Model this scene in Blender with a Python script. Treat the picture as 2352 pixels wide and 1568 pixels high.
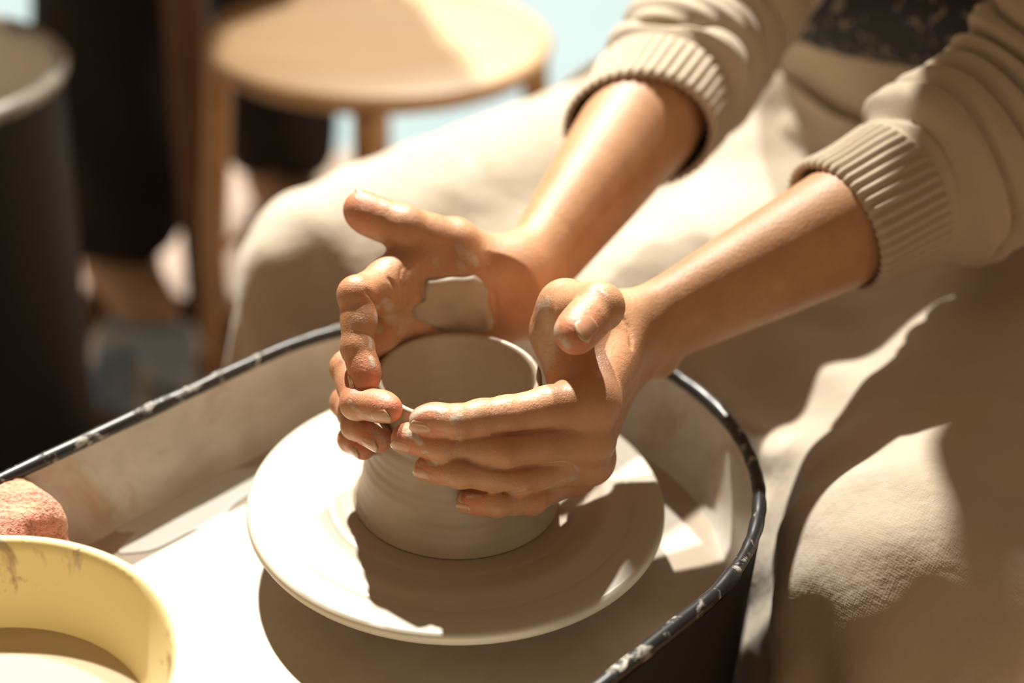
import bpy, bmesh, math, random
import numpy as np
from mathutils import Vector, Matrix
random.seed(7); np.random.seed(7)
for o in list(bpy.data.objects): bpy.data.objects.remove(o, do_unlink=True)
SC = bpy.context.scene
COL = SC.collection
V = np.array

# ------------------------------------------------------------------ camera
FPX = 3500.0; PITCH = math.radians(30.65); ROLL = math.radians(2.11); DIST = .7571; CX, CZ = .0262, .0954
F_ = V([0, math.cos(PITCH), -math.sin(PITCH)]); Rt = V([1., 0, 0]); U_ = np.cross(Rt, F_)
RR = Rt*math.cos(ROLL)+U_*math.sin(ROLL); UU = -Rt*math.sin(ROLL)+U_*math.cos(ROLL)
CAM = V([CX, 0, CZ])-F_*DIST
cd = bpy.data.cameras.new('camera'); cam = bpy.data.objects.new('camera', cd); COL.objects.link(cam)
cd.sensor_width = 36; cd.lens = FPX*36/2352; cd.clip_start = .02; cd.clip_end = 60
cam.matrix_world = Matrix(((RR[0], UU[0], -F_[0], CAM[0]), (RR[1], UU[1], -F_[1], CAM[1]), (RR[2], UU[2], -F_[2], CAM[2]), (0, 0, 0, 1)))
cd.dof.use_dof = True; cd.dof.focus_distance = .735; cd.dof.aperture_fstop = 2.9
SC.camera = cam
# ------------------------------------------------------------------ world, lights, exposure
w = bpy.data.worlds.new('world'); SC.world = w; w.use_nodes = True
bg = w.node_tree.nodes['Background']; bg.inputs[0].default_value = (1.0, .68, .40, 1); bg.inputs[1].default_value = .24
def sun(name, d, strength, color, angle):
    l = bpy.data.lights.new(name, 'SUN'); l.energy = strength; l.color = color; l.angle = math.radians(angle)
    o = bpy.data.objects.new(name, l); COL.objects.link(o)
    o.rotation_euler = Vector(d).to_track_quat('-Z', 'Y').to_euler(); o.location = (-1, 3, 4)
sun('sun_main', (.25, -.75, -1), 7.7, (1, .94, .83), 1.6)
sun('sun_second', (-.10, -.75, -1), 4.5, (1, .94, .83), 1.6)
SC.view_settings.view_transform = 'Standard'; SC.view_settings.look = 'None'
SC.view_settings.exposure = 0; SC.view_settings.gamma = 1; SC.view_settings.use_curve_mapping = False

def ray(x, y): return F_+RR*((x-1176)/FPX)+UU*((784-y)/FPX)
def at(x, y, dep): return CAM+ray(x, y)*dep
def onz(x, y, z):
    v = ray(x, y); return CAM+v*((z-CAM[2])/v[2])
FLOOR = -.52

# ------------------------------------------------------------------ materials
def mat(name, color, rough=.5, **kw):
    m = bpy.data.materials.new(name); m.use_nodes = True
    b = m.node_tree.nodes['Principled BSDF']
    b.inputs['Base Color'].default_value = (*color, 1); b.inputs['Roughness'].default_value = rough
    for k, v in kw.items(): b.inputs[k.replace('_', ' ')].default_value = v
    return m
class NT:
    def __init__(s, m): s.t = m.node_tree; s.b = s.t.nodes['Principled BSDF']
    def n(s, typ, **kw):
        x = s.t.nodes.new(typ)
        for k, v in kw.items():
            if k.startswith('i_'): x.inputs[k[2:].replace('_', ' ')].default_value = v
            else: setattr(x, k, v)
        return x
    def l(s, a, ao, b, bi): s.t.links.new(a.outputs[ao], b.inputs[bi])
    def coord(s, kind='Object'):
        return s.n('ShaderNodeTexCoord'), kind
    def noise(s, scale, detail=3, rough=.55, dist=0, coord='Object', stretch=None):
        c = s.n('ShaderNodeTexCoord'); x = s.n('ShaderNodeTexNoise')
        x.inputs['Scale'].default_value = scale; x.inputs['Detail'].default_value = detail; x.inputs['Roughness'].default_value = rough; x.inputs['Distortion'].default_value = dist
        if stretch:
            mp = s.n('ShaderNodeMapping'); mp.inputs['Scale'].default_value = stretch; s.l(c, coord, mp, 'Vector'); s.l(mp, 'Vector', x, 'Vector')
        else: s.l(c, coord, x, 'Vector')
        return x
    def ramp(s, src, out, stops):
        r = s.n('ShaderNodeValToRGB'); e = r.color_ramp.elements
        while len(e) < len(stops): e.new(.5)
        for k, (p, c) in enumerate(stops):
            e[k].position = p; e[k].color = (*c, 1) if len(c) == 3 else c
        s.l(src, out, r, 'Fac'); return r
    def mix(s, fac, a, b, mode='MIX'):
        x = s.n('ShaderNodeMix', data_type='RGBA', blend_type=mode)
        for sock, val in ((0, fac), (6, a), (7, b)):
            if isinstance(val, tuple) and hasattr(val[0], 'outputs'): s.t.links.new(val[0].outputs[val[1]], x.inputs[sock])
            elif isinstance(val, (int, float)): x.inputs[sock].default_value = val
            else: x.inputs[sock].default_value = (*val, 1)
        return x
    def bump(s, src, out, strength, dist, prev=None):
        b = s.n('ShaderNodeBump'); b.inputs['Strength'].default_value = strength; b.inputs['Distance'].default_value = dist
        s.l(src, out, b, 'Height')
        if prev: s.l(prev, 'Normal', b, 'Normal')
        return b
    def setbump(s, b): s.l(b, 'Normal', s.b, 'Normal')
    def setcol(s, x, o=2): s.t.links.new(x.outputs[o], s.b.inputs['Base Color'])
BLK = (0, 0, 0); WHT = (1, 1, 1)
CLAY = (.50, .43, .33)

def clay_skin_material():
    m = mat('skin', (.60, .36, .22), .42, Subsurface_Weight=.18, Subsurface_Scale=.004)
    t = NT(m); t.b.inputs['Subsurface Radius'].default_value = (1, .32, .16)
    t.b.inputs['Specular IOR Level'].default_value = .5
    n1 = t.noise(55, 4, .6); r1 = t.ramp(n1, 'Fac', [(.3, (.47, .250, .125)), (.7, (.57, .315, .170))])
    at_red = t.n('ShaderNodeAttribute', attribute_name='red')
    c1 = t.mix((at_red, 'Fac'), (r1, 'Color'), (.58, .215, .115))
    # clay film: attribute broken up by noise
    a = t.n('ShaderNodeAttribute', attribute_name='clay'); n2 = t.noise(150, 8, .72, .5)
    s = t.n('ShaderNodeMath', operation='ADD'); t.l(a, 'Fac', s, 0)
    mm = t.n('ShaderNodeMath', operation='MULTIPLY_ADD'); t.l(n2, 'Fac', mm, 0); mm.inputs[1].default_value = 1.5; mm.inputs[2].default_value = -.78; t.l(mm, 0, s, 1)
    rr = t.ramp(s, 0, [(.30, BLK), (.78, (.92,)*3)])
    c2 = t.mix((rr, 'Color'), (c1, 2), (.56, .47, .36)); t.setcol(c2)
    # wetness
    wt = t.n('ShaderNodeAttribute', attribute_name='wet')
    n4 = t.noise(260, 3, .6); r4 = t.ramp(n4, 'Fac', [(.35, (.34,)*3), (.65, (.55,)*3)])
    rg = t.mix((wt, 'Fac'), (.5, .5, .5), (r4, 'Color')); t.t.links.new(rg.outputs[2], t.b.inputs['Roughness'])
    n5 = t.noise(45, 4, .6); r5 = t.ramp(n5, 'Fac', [(.45, BLK), (.62, (.55,)*3)]); w5 = t.n('ShaderNodeMath', operation='MULTIPLY'); t.l(wt, 'Fac', w5, 0); t.l(r5, 'Color', w5, 1); t.l(w5, 0, t.b, 'Coat Weight'); t.b.inputs['Coat Roughness'].default_value = .2
    c = t.n('ShaderNodeTexCoord'); vo = t.n('ShaderNodeTexVoronoi', feature='DISTANCE_TO_EDGE'); vo.inputs['Scale'].default_value = 750; t.l(c, 'Object', vo, 'Vector')
    nb = t.noise(420, 4, .6)
    nc = t.noise(900, 3, .7); bc_ = t.bump(nc, 'Fac', .9, .0012); t.l(bc_, 'Normal', t.b, 'Coat Normal')
    b1 = t.bump(vo, 'Distance', .35, .0005); b2 = t.bump(nb, 'Fac', .45, .0007, b1); b3 = t.bump(rr, 'Color', .5, .0005, b2); t.setbump(b3)
    return m
def clay_material(name='wet_clay', col=(.40, .325, .235), rough=.38, rings=True):
    m = mat(name, col, rough); t = NT(m)
    n = t.noise(30, 4, .6); r = t.ramp(n, 'Fac', [(.3, tuple(x*.9 for x in col)), (.7, tuple(min(1, x*1.08) for x in col))])
    t.t.links.new(r.outputs['Color'], t.b.inputs['Base Color'])
    nz = t.noise(9, 3, .6, 0, 'Object', (1, 1, 70)) if rings else t.noise(300, 4)
    b = t.bump(nz, 'Fac', .2, .0003 if rings else .0005); t.setbump(b)
    return m
def simple_noise_mat(name, c0, c1, scale, rough, bump=.3, bd=.001, detail=4, **kw):
    m = mat(name, c0, rough, **kw); t = NT(m)
    n = t.noise(scale, detail, .6); r = t.ramp(n, 'Fac', [(.32, c0), (.68, c1)])
    t.t.links.new(r.outputs['Color'], t.b.inputs['Base Color'])
    if bump: t.setbump(t.bump(n, 'Fac', bump, bd))
    return m
def spotted_mat(name, base, spot, scale, lo, hi, rough, rough2=None, stretch=None, bump=.4, dist=.8, detail=6):
    m = mat(name, base, rough); t = NT(m)
    n = t.noise(scale, detail, .62, dist, 'Object', stretch); r = t.ramp(n, 'Fac', [(lo, BLK), (hi, WHT)])
    x = t.mix((r, 'Color'), base, spot); t.setcol(x)
    if rough2 is not None:
        y = t.mix((r, 'Color'), (rough,)*3, (rough2,)*3); t.t.links.new(y.outputs[2], t.b.inputs['Roughness'])
    t.setbump(t.bump(r, 'Color', bump, .0008))
    return m
def fabric_mat(name, c0, c1, scale=900, rough=.9, big=12):
    m = mat(name, c0, rough); t = NT(m)
    n = t.noise(big, 5, .6); r = t.ramp(n, 'Fac', [(.3, c0), (.7, c1)])
    t.t.links.new(r.outputs['Color'], t.b.inputs['Base Color'])
    uv = t.n('ShaderNodeTexCoord'); wv = t.n('ShaderNodeTexWave', wave_type='BANDS', bands_direction='X'); wv.inputs['Scale'].default_value = scale
    wv2 = t.n('ShaderNodeTexWave', wave_type='BANDS', bands_direction='Y'); wv2.inputs['Scale'].default_value = scale
    for x in (wv, wv2): x.inputs['Distortion'].default_value = 1.5; x.inputs['Detail'].default_value = 1; t.l(uv, 'UV', x, 'Vector')
    mx = t.n('ShaderNodeMath', operation='ADD'); t.l(wv, 'Fac', mx, 0); t.l(wv2, 'Fac', mx, 1)
    n3 = t.noise(500, 3); b = t.bump(mx, 0, .35, .0005); b2 = t.bump(n3, 'Fac', .3, .0006, b); t.setbump(b2)
    t.b.inputs['Sheen Weight'].default_value = .25
    return m

# ------------------------------------------------------------------ object helpers
def link(name, me, m, parent=None, smooth=True):
    o = bpy.data.objects.new(name, me); COL.objects.link(o)
    if m and not me.materials: me.materials.append(m)
    if parent: o.parent = parent
    if smooth: me.shade_smooth()
    return o
def mesh(name, v, f, m=None, parent=None, smooth=True, uv=None):
    me = bpy.data.meshes.new(name); me.from_pydata([tuple(map(float, p)) for p in v], [], [tuple(map(int, q)) for q in f]); me.update()
    return link(name, me, m, parent, smooth)
def npmesh(name, v, quads):
    me = bpy.data.meshes.new(name); v = np.asarray(v, np.float32); q = np.asarray(quads, np.int32); k = q.shape[1]
    me.vertices.add(len(v)); me.vertices.foreach_set('co', v.ravel())
    me.loops.add(q.size); me.loops.foreach_set('vertex_index', q.ravel())
    me.polygons.add(len(q)); me.polygons.foreach_set('loop_start', np.arange(0, q.size, k, dtype=np.int32))
    me.update(calc_edges=True); me.validate(); return me
def tag(o, label, cat, group=None, kind=None):
    if label: o['label'] = label
    if cat: o['category'] = cat
    if group: o['group'] = group
    if kind: o['kind'] = kind
    return o
def empty(name, loc=(0, 0, 0)):
    o = bpy.data.objects.new(name, None); COL.objects.link(o); o.location = loc; o.empty_display_size = .05; return o
def lathe(prof, n=96, closed=False):
    vs, fs = [], []
    for r, z in prof:
        for k in range(n):
            a = 2*math.pi*k/n; vs.append((r*math.cos(a), r*math.sin(a), z))
    m = len(prof)
    for i in range(m if closed else m-1):
        j = (i+1) % m
        for k in range(n):
            k2 = (k+1) % n; fs.append((i*n+k, i*n+k2, j*n+k2, j*n+k))
    return vs, fs
def grid_faces(nu, nv, close_u=False, close_v=False):
    i = np.arange(nu if close_u else nu-1); j = np.arange(nv if close_v else nv-1)
    I, J = np.meshgrid(i, j, indexing='ij'); I2 = (I+1) % nu; J2 = (J+1) % nv
    return np.stack([I*nv+J, I2*nv+J, I2*nv+J2, I*nv+J2], -1).reshape(-1, 4)
def add_uv(me, uvs):
    l = me.uv_layers.new(name='UVMap'); vi = np.empty(len(me.loops), np.int32); me.loops.foreach_get('vertex_index', vi)
    l.data.foreach_set('uv', np.asarray(uvs, np.float32)[vi].ravel())
def nrm(v): v = np.asarray(v, float); return v/np.linalg.norm(v)
def smoothstep(a, b, x):
    t = np.clip((x-a)/(b-a), 0, 1); return t*t*(3-2*t)
def tube(path, radii, nseg=20, caps=True):
    P = np.asarray(path, float); n = len(P); T = np.gradient(P, axis=0); T /= np.linalg.norm(T, axis=1)[:, None]
    u = nrm(np.cross(T[0], [.31, .2, .93])); vs = []
    for i in range(n):
        u = nrm(u-T[i]*(u@T[i])); b = np.cross(T[i], u)
        for k in range(nseg):
            a = 2*math.pi*k/nseg; vs.append(P[i]+radii[i]*(u*math.cos(a)+b*math.sin(a)))
    fs = grid_faces(n, nseg, False, True).tolist()
    if caps: fs += [list(range(nseg))[::-1], list(range((n-1)*nseg, n*nseg))]
    return vs, fs

# ------------------------------------------------------------------ implicit surfaces (continuous bodies)
def smin(a, b, k):
    h = np.clip(.5+.5*(b-a)/k, 0, 1); return b+(a-b)*h-k*h*(1-h)
def smax(a, b, k): return -smin(-a, -b, k)
def cone(P, a, b, ra, rb, ax=None, k=1.):
    a = np.asarray(a, np.float32); b = np.asarray(b, np.float32); ab = b-a
    h = np.clip(((P-a)@ab)/(ab@ab+1e-12), 0, 1); off = P-a-h[:, None]*ab
    if ax is not None:
        ax = np.asarray(ax, np.float32); off = off+((off@ax)*(1/k-1))[:, None]*ax
    return (np.sqrt((off*off).sum(1))-(ra+(rb-ra)*h))*(1 if k >= 1 else (k+1)/2)
def ball(P, c, r, ax=None, k=1.):
    off = P-np.asarray(c, np.float32)
    if ax is not None:
        ax = np.asarray(ax, np.float32); off = off+((off@ax)*(1/k-1))[:, None]*ax
    return np.sqrt((off*off).sum(1))-r
def extract(field, lo, hi, h, B=4):
    lo = np.asarray(lo, float); n = np.ceil((np.asarray(hi)-lo)/(h*B)).astype(int)
    cx = [np.arange(k+1) for k in n]
    G = np.stack(np.meshgrid(*cx, indexing='ij'), -1).reshape(-1, 3)
    Dc = field((lo+G*h*B).astype(np.float32)).reshape(n+1)
    mn = np.abs(Dc)
    m8 = np.minimum.reduce([mn[i:i+n[0], j:j+n[1], k:k+n[2]] for i in (0, 1) for j in (0, 1) for k in (0, 1)])
    act = np.argwhere(m8 < h*B*1.5)
    N = n*B
    D = np.repeat(np.repeat(np.repeat(Dc[:-1, :-1, :-1], B, 0), B, 1), B, 2).astype(np.float32)
    loc = np.stack(np.meshgrid(*[np.arange(B)]*3, indexing='ij'), -1).reshape(-1, 3)
    for s in range(0, len(act), 6000):
        idx = (act[s:s+6000, None, :]*B+loc[None]).reshape(-1, 3)
        D[idx[:, 0], idx[:, 1], idx[:, 2]] = field((lo+idx*h).astype(np.float32))
    S = D < 0
    c8 = [(i, j, k) for i in (0, 1) for j in (0, 1) for k in (0, 1)]
    cnt = sum(S[i:N[0]-1+i, j:N[1]-1+j, k:N[2]-1+k].astype(np.int8) for i, j, k in c8)
    cells = np.argwhere((cnt > 0) & (cnt < 8))
    vid = np.full(tuple(N-1), -1, np.int32); vid[tuple(cells.T)] = np.arange(len(cells))
    cv = {c: D[cells[:, 0]+c[0], cells[:, 1]+c[1], cells[:, 2]+c[2]] for c in c8}
    acc = np.zeros((len(cells), 3)); num = np.zeros(len(cells))
    for c in c8:
        for ax in range(3):
            if c[ax]: continue
            d = list(c); d[ax] = 1; d = tuple(d); va, vb = cv[c], cv[d]; cr = (va < 0) != (vb < 0)
            t = np.where(cr, va/np.where(cr, va-vb, 1), 0)
            p = np.tile(np.array(c, float), (len(cells), 1)); p[:, ax] += t
            acc[cr] += p[cr]; num += cr
    verts = lo+(cells+acc/num[:, None])*h
    quads = []
    for ax in range(3):
        sl0 = [slice(None)]*3; sl1 = [slice(None)]*3; sl0[ax] = slice(0, -1); sl1[ax] = slice(1, None)
        a = S[tuple(sl0)]; b = S[tuple(sl1)]; e = np.argwhere(a != b)
        o1, o2 = [(1, 2), (2, 0), (0, 1)][ax]
        ok = (e[:, o1] > 0) & (e[:, o2] > 0) & (e[:, o1] < N[o1]-1) & (e[:, o2] < N[o2]-1); e = e[ok]
        flip = ~a[tuple(e.T)]
        def cell(d1, d2):
            c = e.copy(); c[:, o1] -= d1; c[:, o2] -= d2; return vid[tuple(c.T)]
        q = np.stack([cell(1, 1), cell(0, 1), cell(0, 0), cell(1, 0)], 1)
        q[flip] = q[flip][:, ::-1]; quads.append(q)
    q = np.concatenate(quads); q = q[(q >= 0).all(1)]
    return verts, q
def relax(v, q, it=2, lam=.5):
    e = np.concatenate([q[:, [0, 1]], q[:, [1, 2]], q[:, [2, 3]], q[:, [3, 0]]]); n = len(v)
    deg = np.bincount(e.ravel(), minlength=n).astype(float)
    for _ in range(it):
        for l in (lam, -lam*1.02):
            s = np.stack([np.bincount(e[:, 0], v[e[:, 1], k], n)+np.bincount(e[:, 1], v[e[:, 0], k], n) for k in range(3)], 1)
            v = v+l*(s/np.maximum(deg, 1)[:, None]-v)
    return v
def march(field, o, d, t0, t1, n=900):
    """first hit of a line with the surface"""
    o = np.asarray(o, float); d = np.asarray(d, float); t = np.linspace(t0, t1, n)
    f = field((o+t[:, None]*d).astype(np.float32)); i = np.argmax(f < 0)
    if f[i] >= 0 or i == 0: return None
    tt = t[i-1]+(t[i]-t[i-1])*f[i-1]/(f[i-1]-f[i]); return o+tt*d
def march_many(field, O, D, t0, t1, n):
    """first hits of many lines at once, None where a line misses"""
    O = np.asarray(O, float); D = np.asarray(D, float); t = np.linspace(t0, t1, n)
    f = field((O[:, None]+t[None, :, None]*D[:, None]).reshape(-1, 3).astype(np.float32)).reshape(len(O), n)
    i = np.argmax(f < 0, 1); out = []
    for k, j in enumerate(i):
        if j == 0: out.append(None); continue
        tt = t[j-1]+(t[j]-t[j-1])*f[k, j-1]/(f[k, j-1]-f[k, j]); out.append(O[k]+tt*D[k])
    return out
def polydist(P, pts):
    d = np.full(len(P), 9., np.float32)
    for a, b in zip(pts[:-1], pts[1:]): d = np.minimum(d, cone(P, a, b, 0., 0.))
    return d

# ================================================================== STRUCTURE
EA = nrm([.66, .75, 0]); NA = nrm([.75, -.66, 0])          # wheel axis: EA points to the potter
mfloor = simple_noise_mat('floor_boards', (.20, .125, .075), (.27, .17, .105), 6, .55, .2, .001)
v, f = [(-4, -1.5, 0), (3.5, -1.5, 0), (3.5, 1.62, 0), (-4, 1.62, 0)], [(0, 1, 2, 3)]
v += [(x, y, -.04) for x, y, z in v]; f += [(7, 6, 5, 4), (0, 4, 5, 1), (1, 5, 6, 2), (2, 6, 7, 3), (3, 7, 4, 0)]
fl = mesh('floor', v, f, mfloor, smooth=False); fl.location.z = FLOOR; fl['kind'] = 'structure'
mwall = simple_noise_mat('plaster', (.22, .16, .11), (.26, .19, .13), 4, .8, .1, .001)
for nm, x0, x1, y0, y1 in (('wall_back', -4, 3.5, 5.2, 5.3), ('wall_left', -4.1, -4, -1.5, 5.3), ('wall_right', 3.5, 3.6, -1.5, 5.3)):
    wv_ = [(x, y, z) for z in (0, 2.6) for x, y in ((x0, y0), (x1, y0), (x1, y1), (x0, y1))]
    o = mesh(nm, wv_, [(3, 2, 1, 0), (4, 5, 6, 7), (0, 1, 5, 4), (1, 2, 6, 5), (2, 3, 7, 6), (3, 0, 4, 7)], mwall, smooth=False); o.location.z = FLOOR; o['kind'] = 'structure'
mpale = simple_noise_mat('daylit_floor', (.21, .285, .315), (.25, .325, .355), 3, .8, .1, .001)  # far floor: pale blue of overexposed daylight put into the base colour
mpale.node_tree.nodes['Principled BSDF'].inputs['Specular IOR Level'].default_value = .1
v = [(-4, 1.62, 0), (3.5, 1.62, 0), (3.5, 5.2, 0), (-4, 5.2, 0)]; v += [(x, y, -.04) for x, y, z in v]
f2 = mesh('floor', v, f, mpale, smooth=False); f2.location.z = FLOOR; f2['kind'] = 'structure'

# ================================================================== POTTERY WHEEL
def stadium(R, L, corner, n=64, m=10):
    """closed outline: half circle towards the potter, rounded corners at the far end"""
    pts = []
    def P(a, b): pts.append(EA*a+NA*b)
    for k in range(n+1):
        a = math.pi/2-math.pi*k/n; P(R*math.cos(a), R*math.sin(a))
    for k in range(1, 30): P(-(L-corner)*k/30, -R)
    for k in range(m+1):
        a = math.pi/2*k/m; P(-(L-corner)-corner*math.sin(a), -(R-corner)-corner*math.cos(a))
    for k in range(m+1):
        a = math.pi/2*k/m; P(-(L-corner)-corner*math.cos(a), (R-corner)+corner*math.sin(a))
    for k in range(1, 30): P(-(L-corner)*(1-k/30), R)
    return np.array(pts)
RIMZ = .0165; PR = .1555; PL = .44; PFLOOR = -.04
def ring_loft(rings):
    n = len(rings[0]); return np.concatenate(rings), grid_faces(len(rings), n, False, True)
wheel = empty('pottery_wheel', (0, 0, FLOOR)); OFF = -FLOOR
tag(wheel, 'black pottery wheel with long cream splash pan and clay-smeared black rim', 'pottery wheel')
def up(pts, z): q = np.array(pts); q[:, 2] = z+OFF; return q
mpan = mat('pan_enamel', (.50, .47, .40), .38); t = NT(mpan)
n = t.noise(7, 6, .62, .9); r = t.ramp(n, 'Fac', [(.57, BLK), (.66, WHT)])
n2 = t.noise(26, 5, .6, .4); r2 = t.ramp(n2, 'Fac', [(.35, (.52, .49, .43)), (.65, (.66, .63, .56))])
x = t.mix((r, 'Color'), (r2, 'Color'), (.46, .33, .22)); t.setcol(x); t.setbump(t.bump(r, 'Color', .3, .0006))
mslip = mat('pan_floor_slip', (.52, .45, .36), .3); t = NT(mslip)
n = t.noise(9, 5, .6, .5); r = t.ramp(n, 'Fac', [(.35, (.38, .30, .215)), (.62, (.48, .42, .34))]); t.t.links.new(r.outputs['Color'], t.b.inputs['Base Color'])
t.setbump(t.bump(n, 'Fac', .25, .002))
# inside wall + floor (one moulded pan)
ri = [(PR-.001, PL-.001, .07, RIMZ-.002), (PR-.004, PL-.004, .066, -.02), (PR-.006, PL-.006, .064, PFLOOR+.006), (PR-.010, PL-.010, .06, PFLOOR+.001)]
vv, ff = ring_loft([up(stadium(a, b, c), z) for a, b, c, z in ri])
mesh('pan_wall', vv, ff[:, ::-1], mpan, wheel)
v0 = up(stadium(PR-.010, PL-.010, .06), PFLOOR+.001)
mesh('pan_floor', v0, [list(range(len(v0)))], mslip, wheel, False)
# rim: rounded black lip with smears and lumps of clay
S0 = stadium(PR+.0015, PL+.0015, .0715, 160, 16); S0[:, 2] = .0008; n = len(S0)
T = np.roll(S0, -1, 0)-np.roll(S0, 1, 0); T /= np.linalg.norm(T, axis=1)[:, None]; O = np.cross(T, [0, 0, 1])
if (O[0]@S0[0]) < 0: O = -O
rng = np.random.RandomState(3); lump = np.interp(np.arange(n), np.arange(0, n+4, 2.), rng.rand(len(np.arange(0, n+4, 2.))))
vs = []
for k in range(14):
    a = 2*math.pi*k/14; rad = .0037*(1+.25*(lump-.5))
    vs.append(S0+O*(math.cos(a)*rad)[:, None]+V([0, 0, 1])*(math.sin(a)*rad+RIMZ+OFF)[:, None])
vv = np.stack(vs, 1).reshape(-1, 3)
mrim = spotted_mat('rim_rubber', (.018, .019, .020), (.42, .40, .36), 95, .56, .63, .35, .8, None, .6, .6, 9)
mesh('pan_rim', vv, grid_faces(n, 14, True, True), mrim, wheel)
# black outer housing, slightly tapering, and three feet
mhouse = spotted_mat('housing_black', (.008, .008, .009), (.06, .055, .05), 60, .68, .8, .55, .7); mhouse.node_tree.nodes['Principled BSDF'].inputs['Specular IOR Level'].default_value = .25
ri = [(PR+.004, PL+.004, .074, RIMZ-.003), (PR+.001, PL, .07, -.08), (PR-.012, PL-.02, .06, -.24), (PR-.022, PL-.04, .05, -.30)]
vv, ff = ring_loft([up(stadium(a, b, c), z) for a, b, c, z in ri])
mesh('housing', vv, ff, mhouse, wheel)
v0 = up(stadium(PR-.022, PL-.04, .05), -.30); mesh('base_plate', v0, [list(range(len(v0)))[::-1]], mhouse, wheel, False)
for a, b in ((.08, 0), (-.30, .09), (-.30, -.09)):
    c = EA*a+NA*b; vv, ff = tube([c+V([0, 0, z]) for z in (.0, .012, .014, .222)], [.026, .026, .018, .018], 16)
    mesh('leg', vv, ff, mhouse, wheel)
vv, ff = lathe([(.0, -.0078+OFF), (.072, -.0078+OFF), (.074, -.009+OFF), (.074, -.022+OFF), (.02, -.023+OFF), (.02, PFLOOR+OFF), (0, PFLOOR+OFF)], 64)
mesh('wheel_head', vv, ff[::-1], mat('cast_alloy', (.35, .33, .30), .4, Metallic=.7), wheel)
# puddle of milky water on the pan floor
rng = np.random.RandomState(11); cpt = onz(445, 1165, PFLOOR)
pts = []
for k in range(80):
    a = 2*math.pi*k/80; rr_ = 1+.13*math.sin(3*a+1)+.09*math.sin(5*a+.4)+.05*math.sin(9*a)
    q = cpt+EA*(.052*rr_*math.cos(a))+NA*(.020*rr_*math.sin(a)); pts.append((q[0], q[1]))
c0 = np.mean(pts, 0); vv = []
for s, z in ((1, PFLOOR+.0013), (.985, PFLOOR+.0018), (.95, PFLOOR+.0019)): vv += [(c0[0]+(p[0]-c0[0])*s, c0[1]+(p[1]-c0[1])*s, z+OFF) for p in pts]
ff = grid_faces(3, 80, False, True).tolist()+[(160+k, 160+(k+1) % 80, 240) for k in range(80)]; vv.append((c0[0], c0[1], PFLOOR+.0019+OFF))
pud = mesh('puddle', vv, ff, mat('milky_water', (.66, .66, .62), .42), wheel, False); pud['label'] = 'pale puddle of milky water'

# ================================================================== BAT
prof = [(0, -.0075), (.107, -.0075), (.1092, -.0068), (.1102, -.0048), (.1101, -.0026), (.1092, -.0010), (.1075, -.0006)]
for r_ in np.linspace(.1065, .0, 90): prof.append((r_, -.0006+.00005*math.sin(r_*700)*(r_ < .1)-.0003*math.exp(-((r_-.067)/.0012)**2)-.0003*math.exp(-((r_-.092)/.001)**2)+.0006*smoothstep(.1, .07, r_)))
vv, ff = lathe(prof, 160)
mbat = mat('bat_cream', (.55, .51, .42), .32); t = NT(mbat)
c = t.n('ShaderNodeTexCoord'); ln = t.n('ShaderNodeVectorMath', operation='LENGTH'); t.l(c, 'Object', ln, 0)
nn = t.noise(14, 4, .6); ad = t.n('ShaderNodeMath', operation='MULTIPLY_ADD'); t.l(nn, 'Fac', ad, 0); ad.inputs[1].default_value = .006; t.l(ln, 'Value', ad, 2)
mu = t.n('ShaderNodeMath', operation='MULTIPLY'); t.l(ad, 0, mu, 0); mu.inputs[1].default_value = 1/.12
r = t.ramp(mu, 0, [(.50, (.42, .355, .27)), (.58, (.45, .385, .30)), (.66, (.43, .37, .285)), (.70, (.52, .47, .385)), (.80, (.48, .43, .35)), (.95, (.54, .50, .41))])
t.t.links.new(r.outputs['Color'], t.b.inputs['Base Color'])
bat = mesh('throwing_bat', vv, ff, mbat)
tag(bat, 'round cream throwing bat with slip rings on the wheel head', 'bat')

# ================================================================== POT
prof_z = [0, .004, .010, .02, .03, .04, .05, .06, .068, .072, .0745, .0754]
prof_r = [.0545, .0520, .0508, .0488, .0468, .0450, .0437, .0429, .0424, .0423, .0418, .0405]
def prof_at(z): return np.interp(z, prof_z, prof_r)
pr = [(0, .0006), (.0545, .0006)]
for z in np.linspace(.0008, .0735, 74): pr.append((prof_at(z)+.00006*math.sin(z*1150)+.00025*math.sin(z*300+1)-.0003*math.exp(-((z-.049)/.0007)**2), z))
pr += [(.0420, .0744), (.0412, .0752), (.0403, .0754), (.0394, .0751), (.0387, .0742)]
for z in np.linspace(.0730, .012, 40): pr.append((.0383-.0006*smoothstep(.07, .02, z)+.00006*math.sin(z*700), z))
pr += [(.034, .0095), (.028, .0085), (.012, .0086), (0, .0088)]
vv, ff = lathe(pr, 144)
mclay = clay_material()
pot = mesh('clay_pot', vv, ff, mclay)
tag(pot, 'freshly thrown wet clay pot between two hands on the round bat', 'clay pot')

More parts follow.
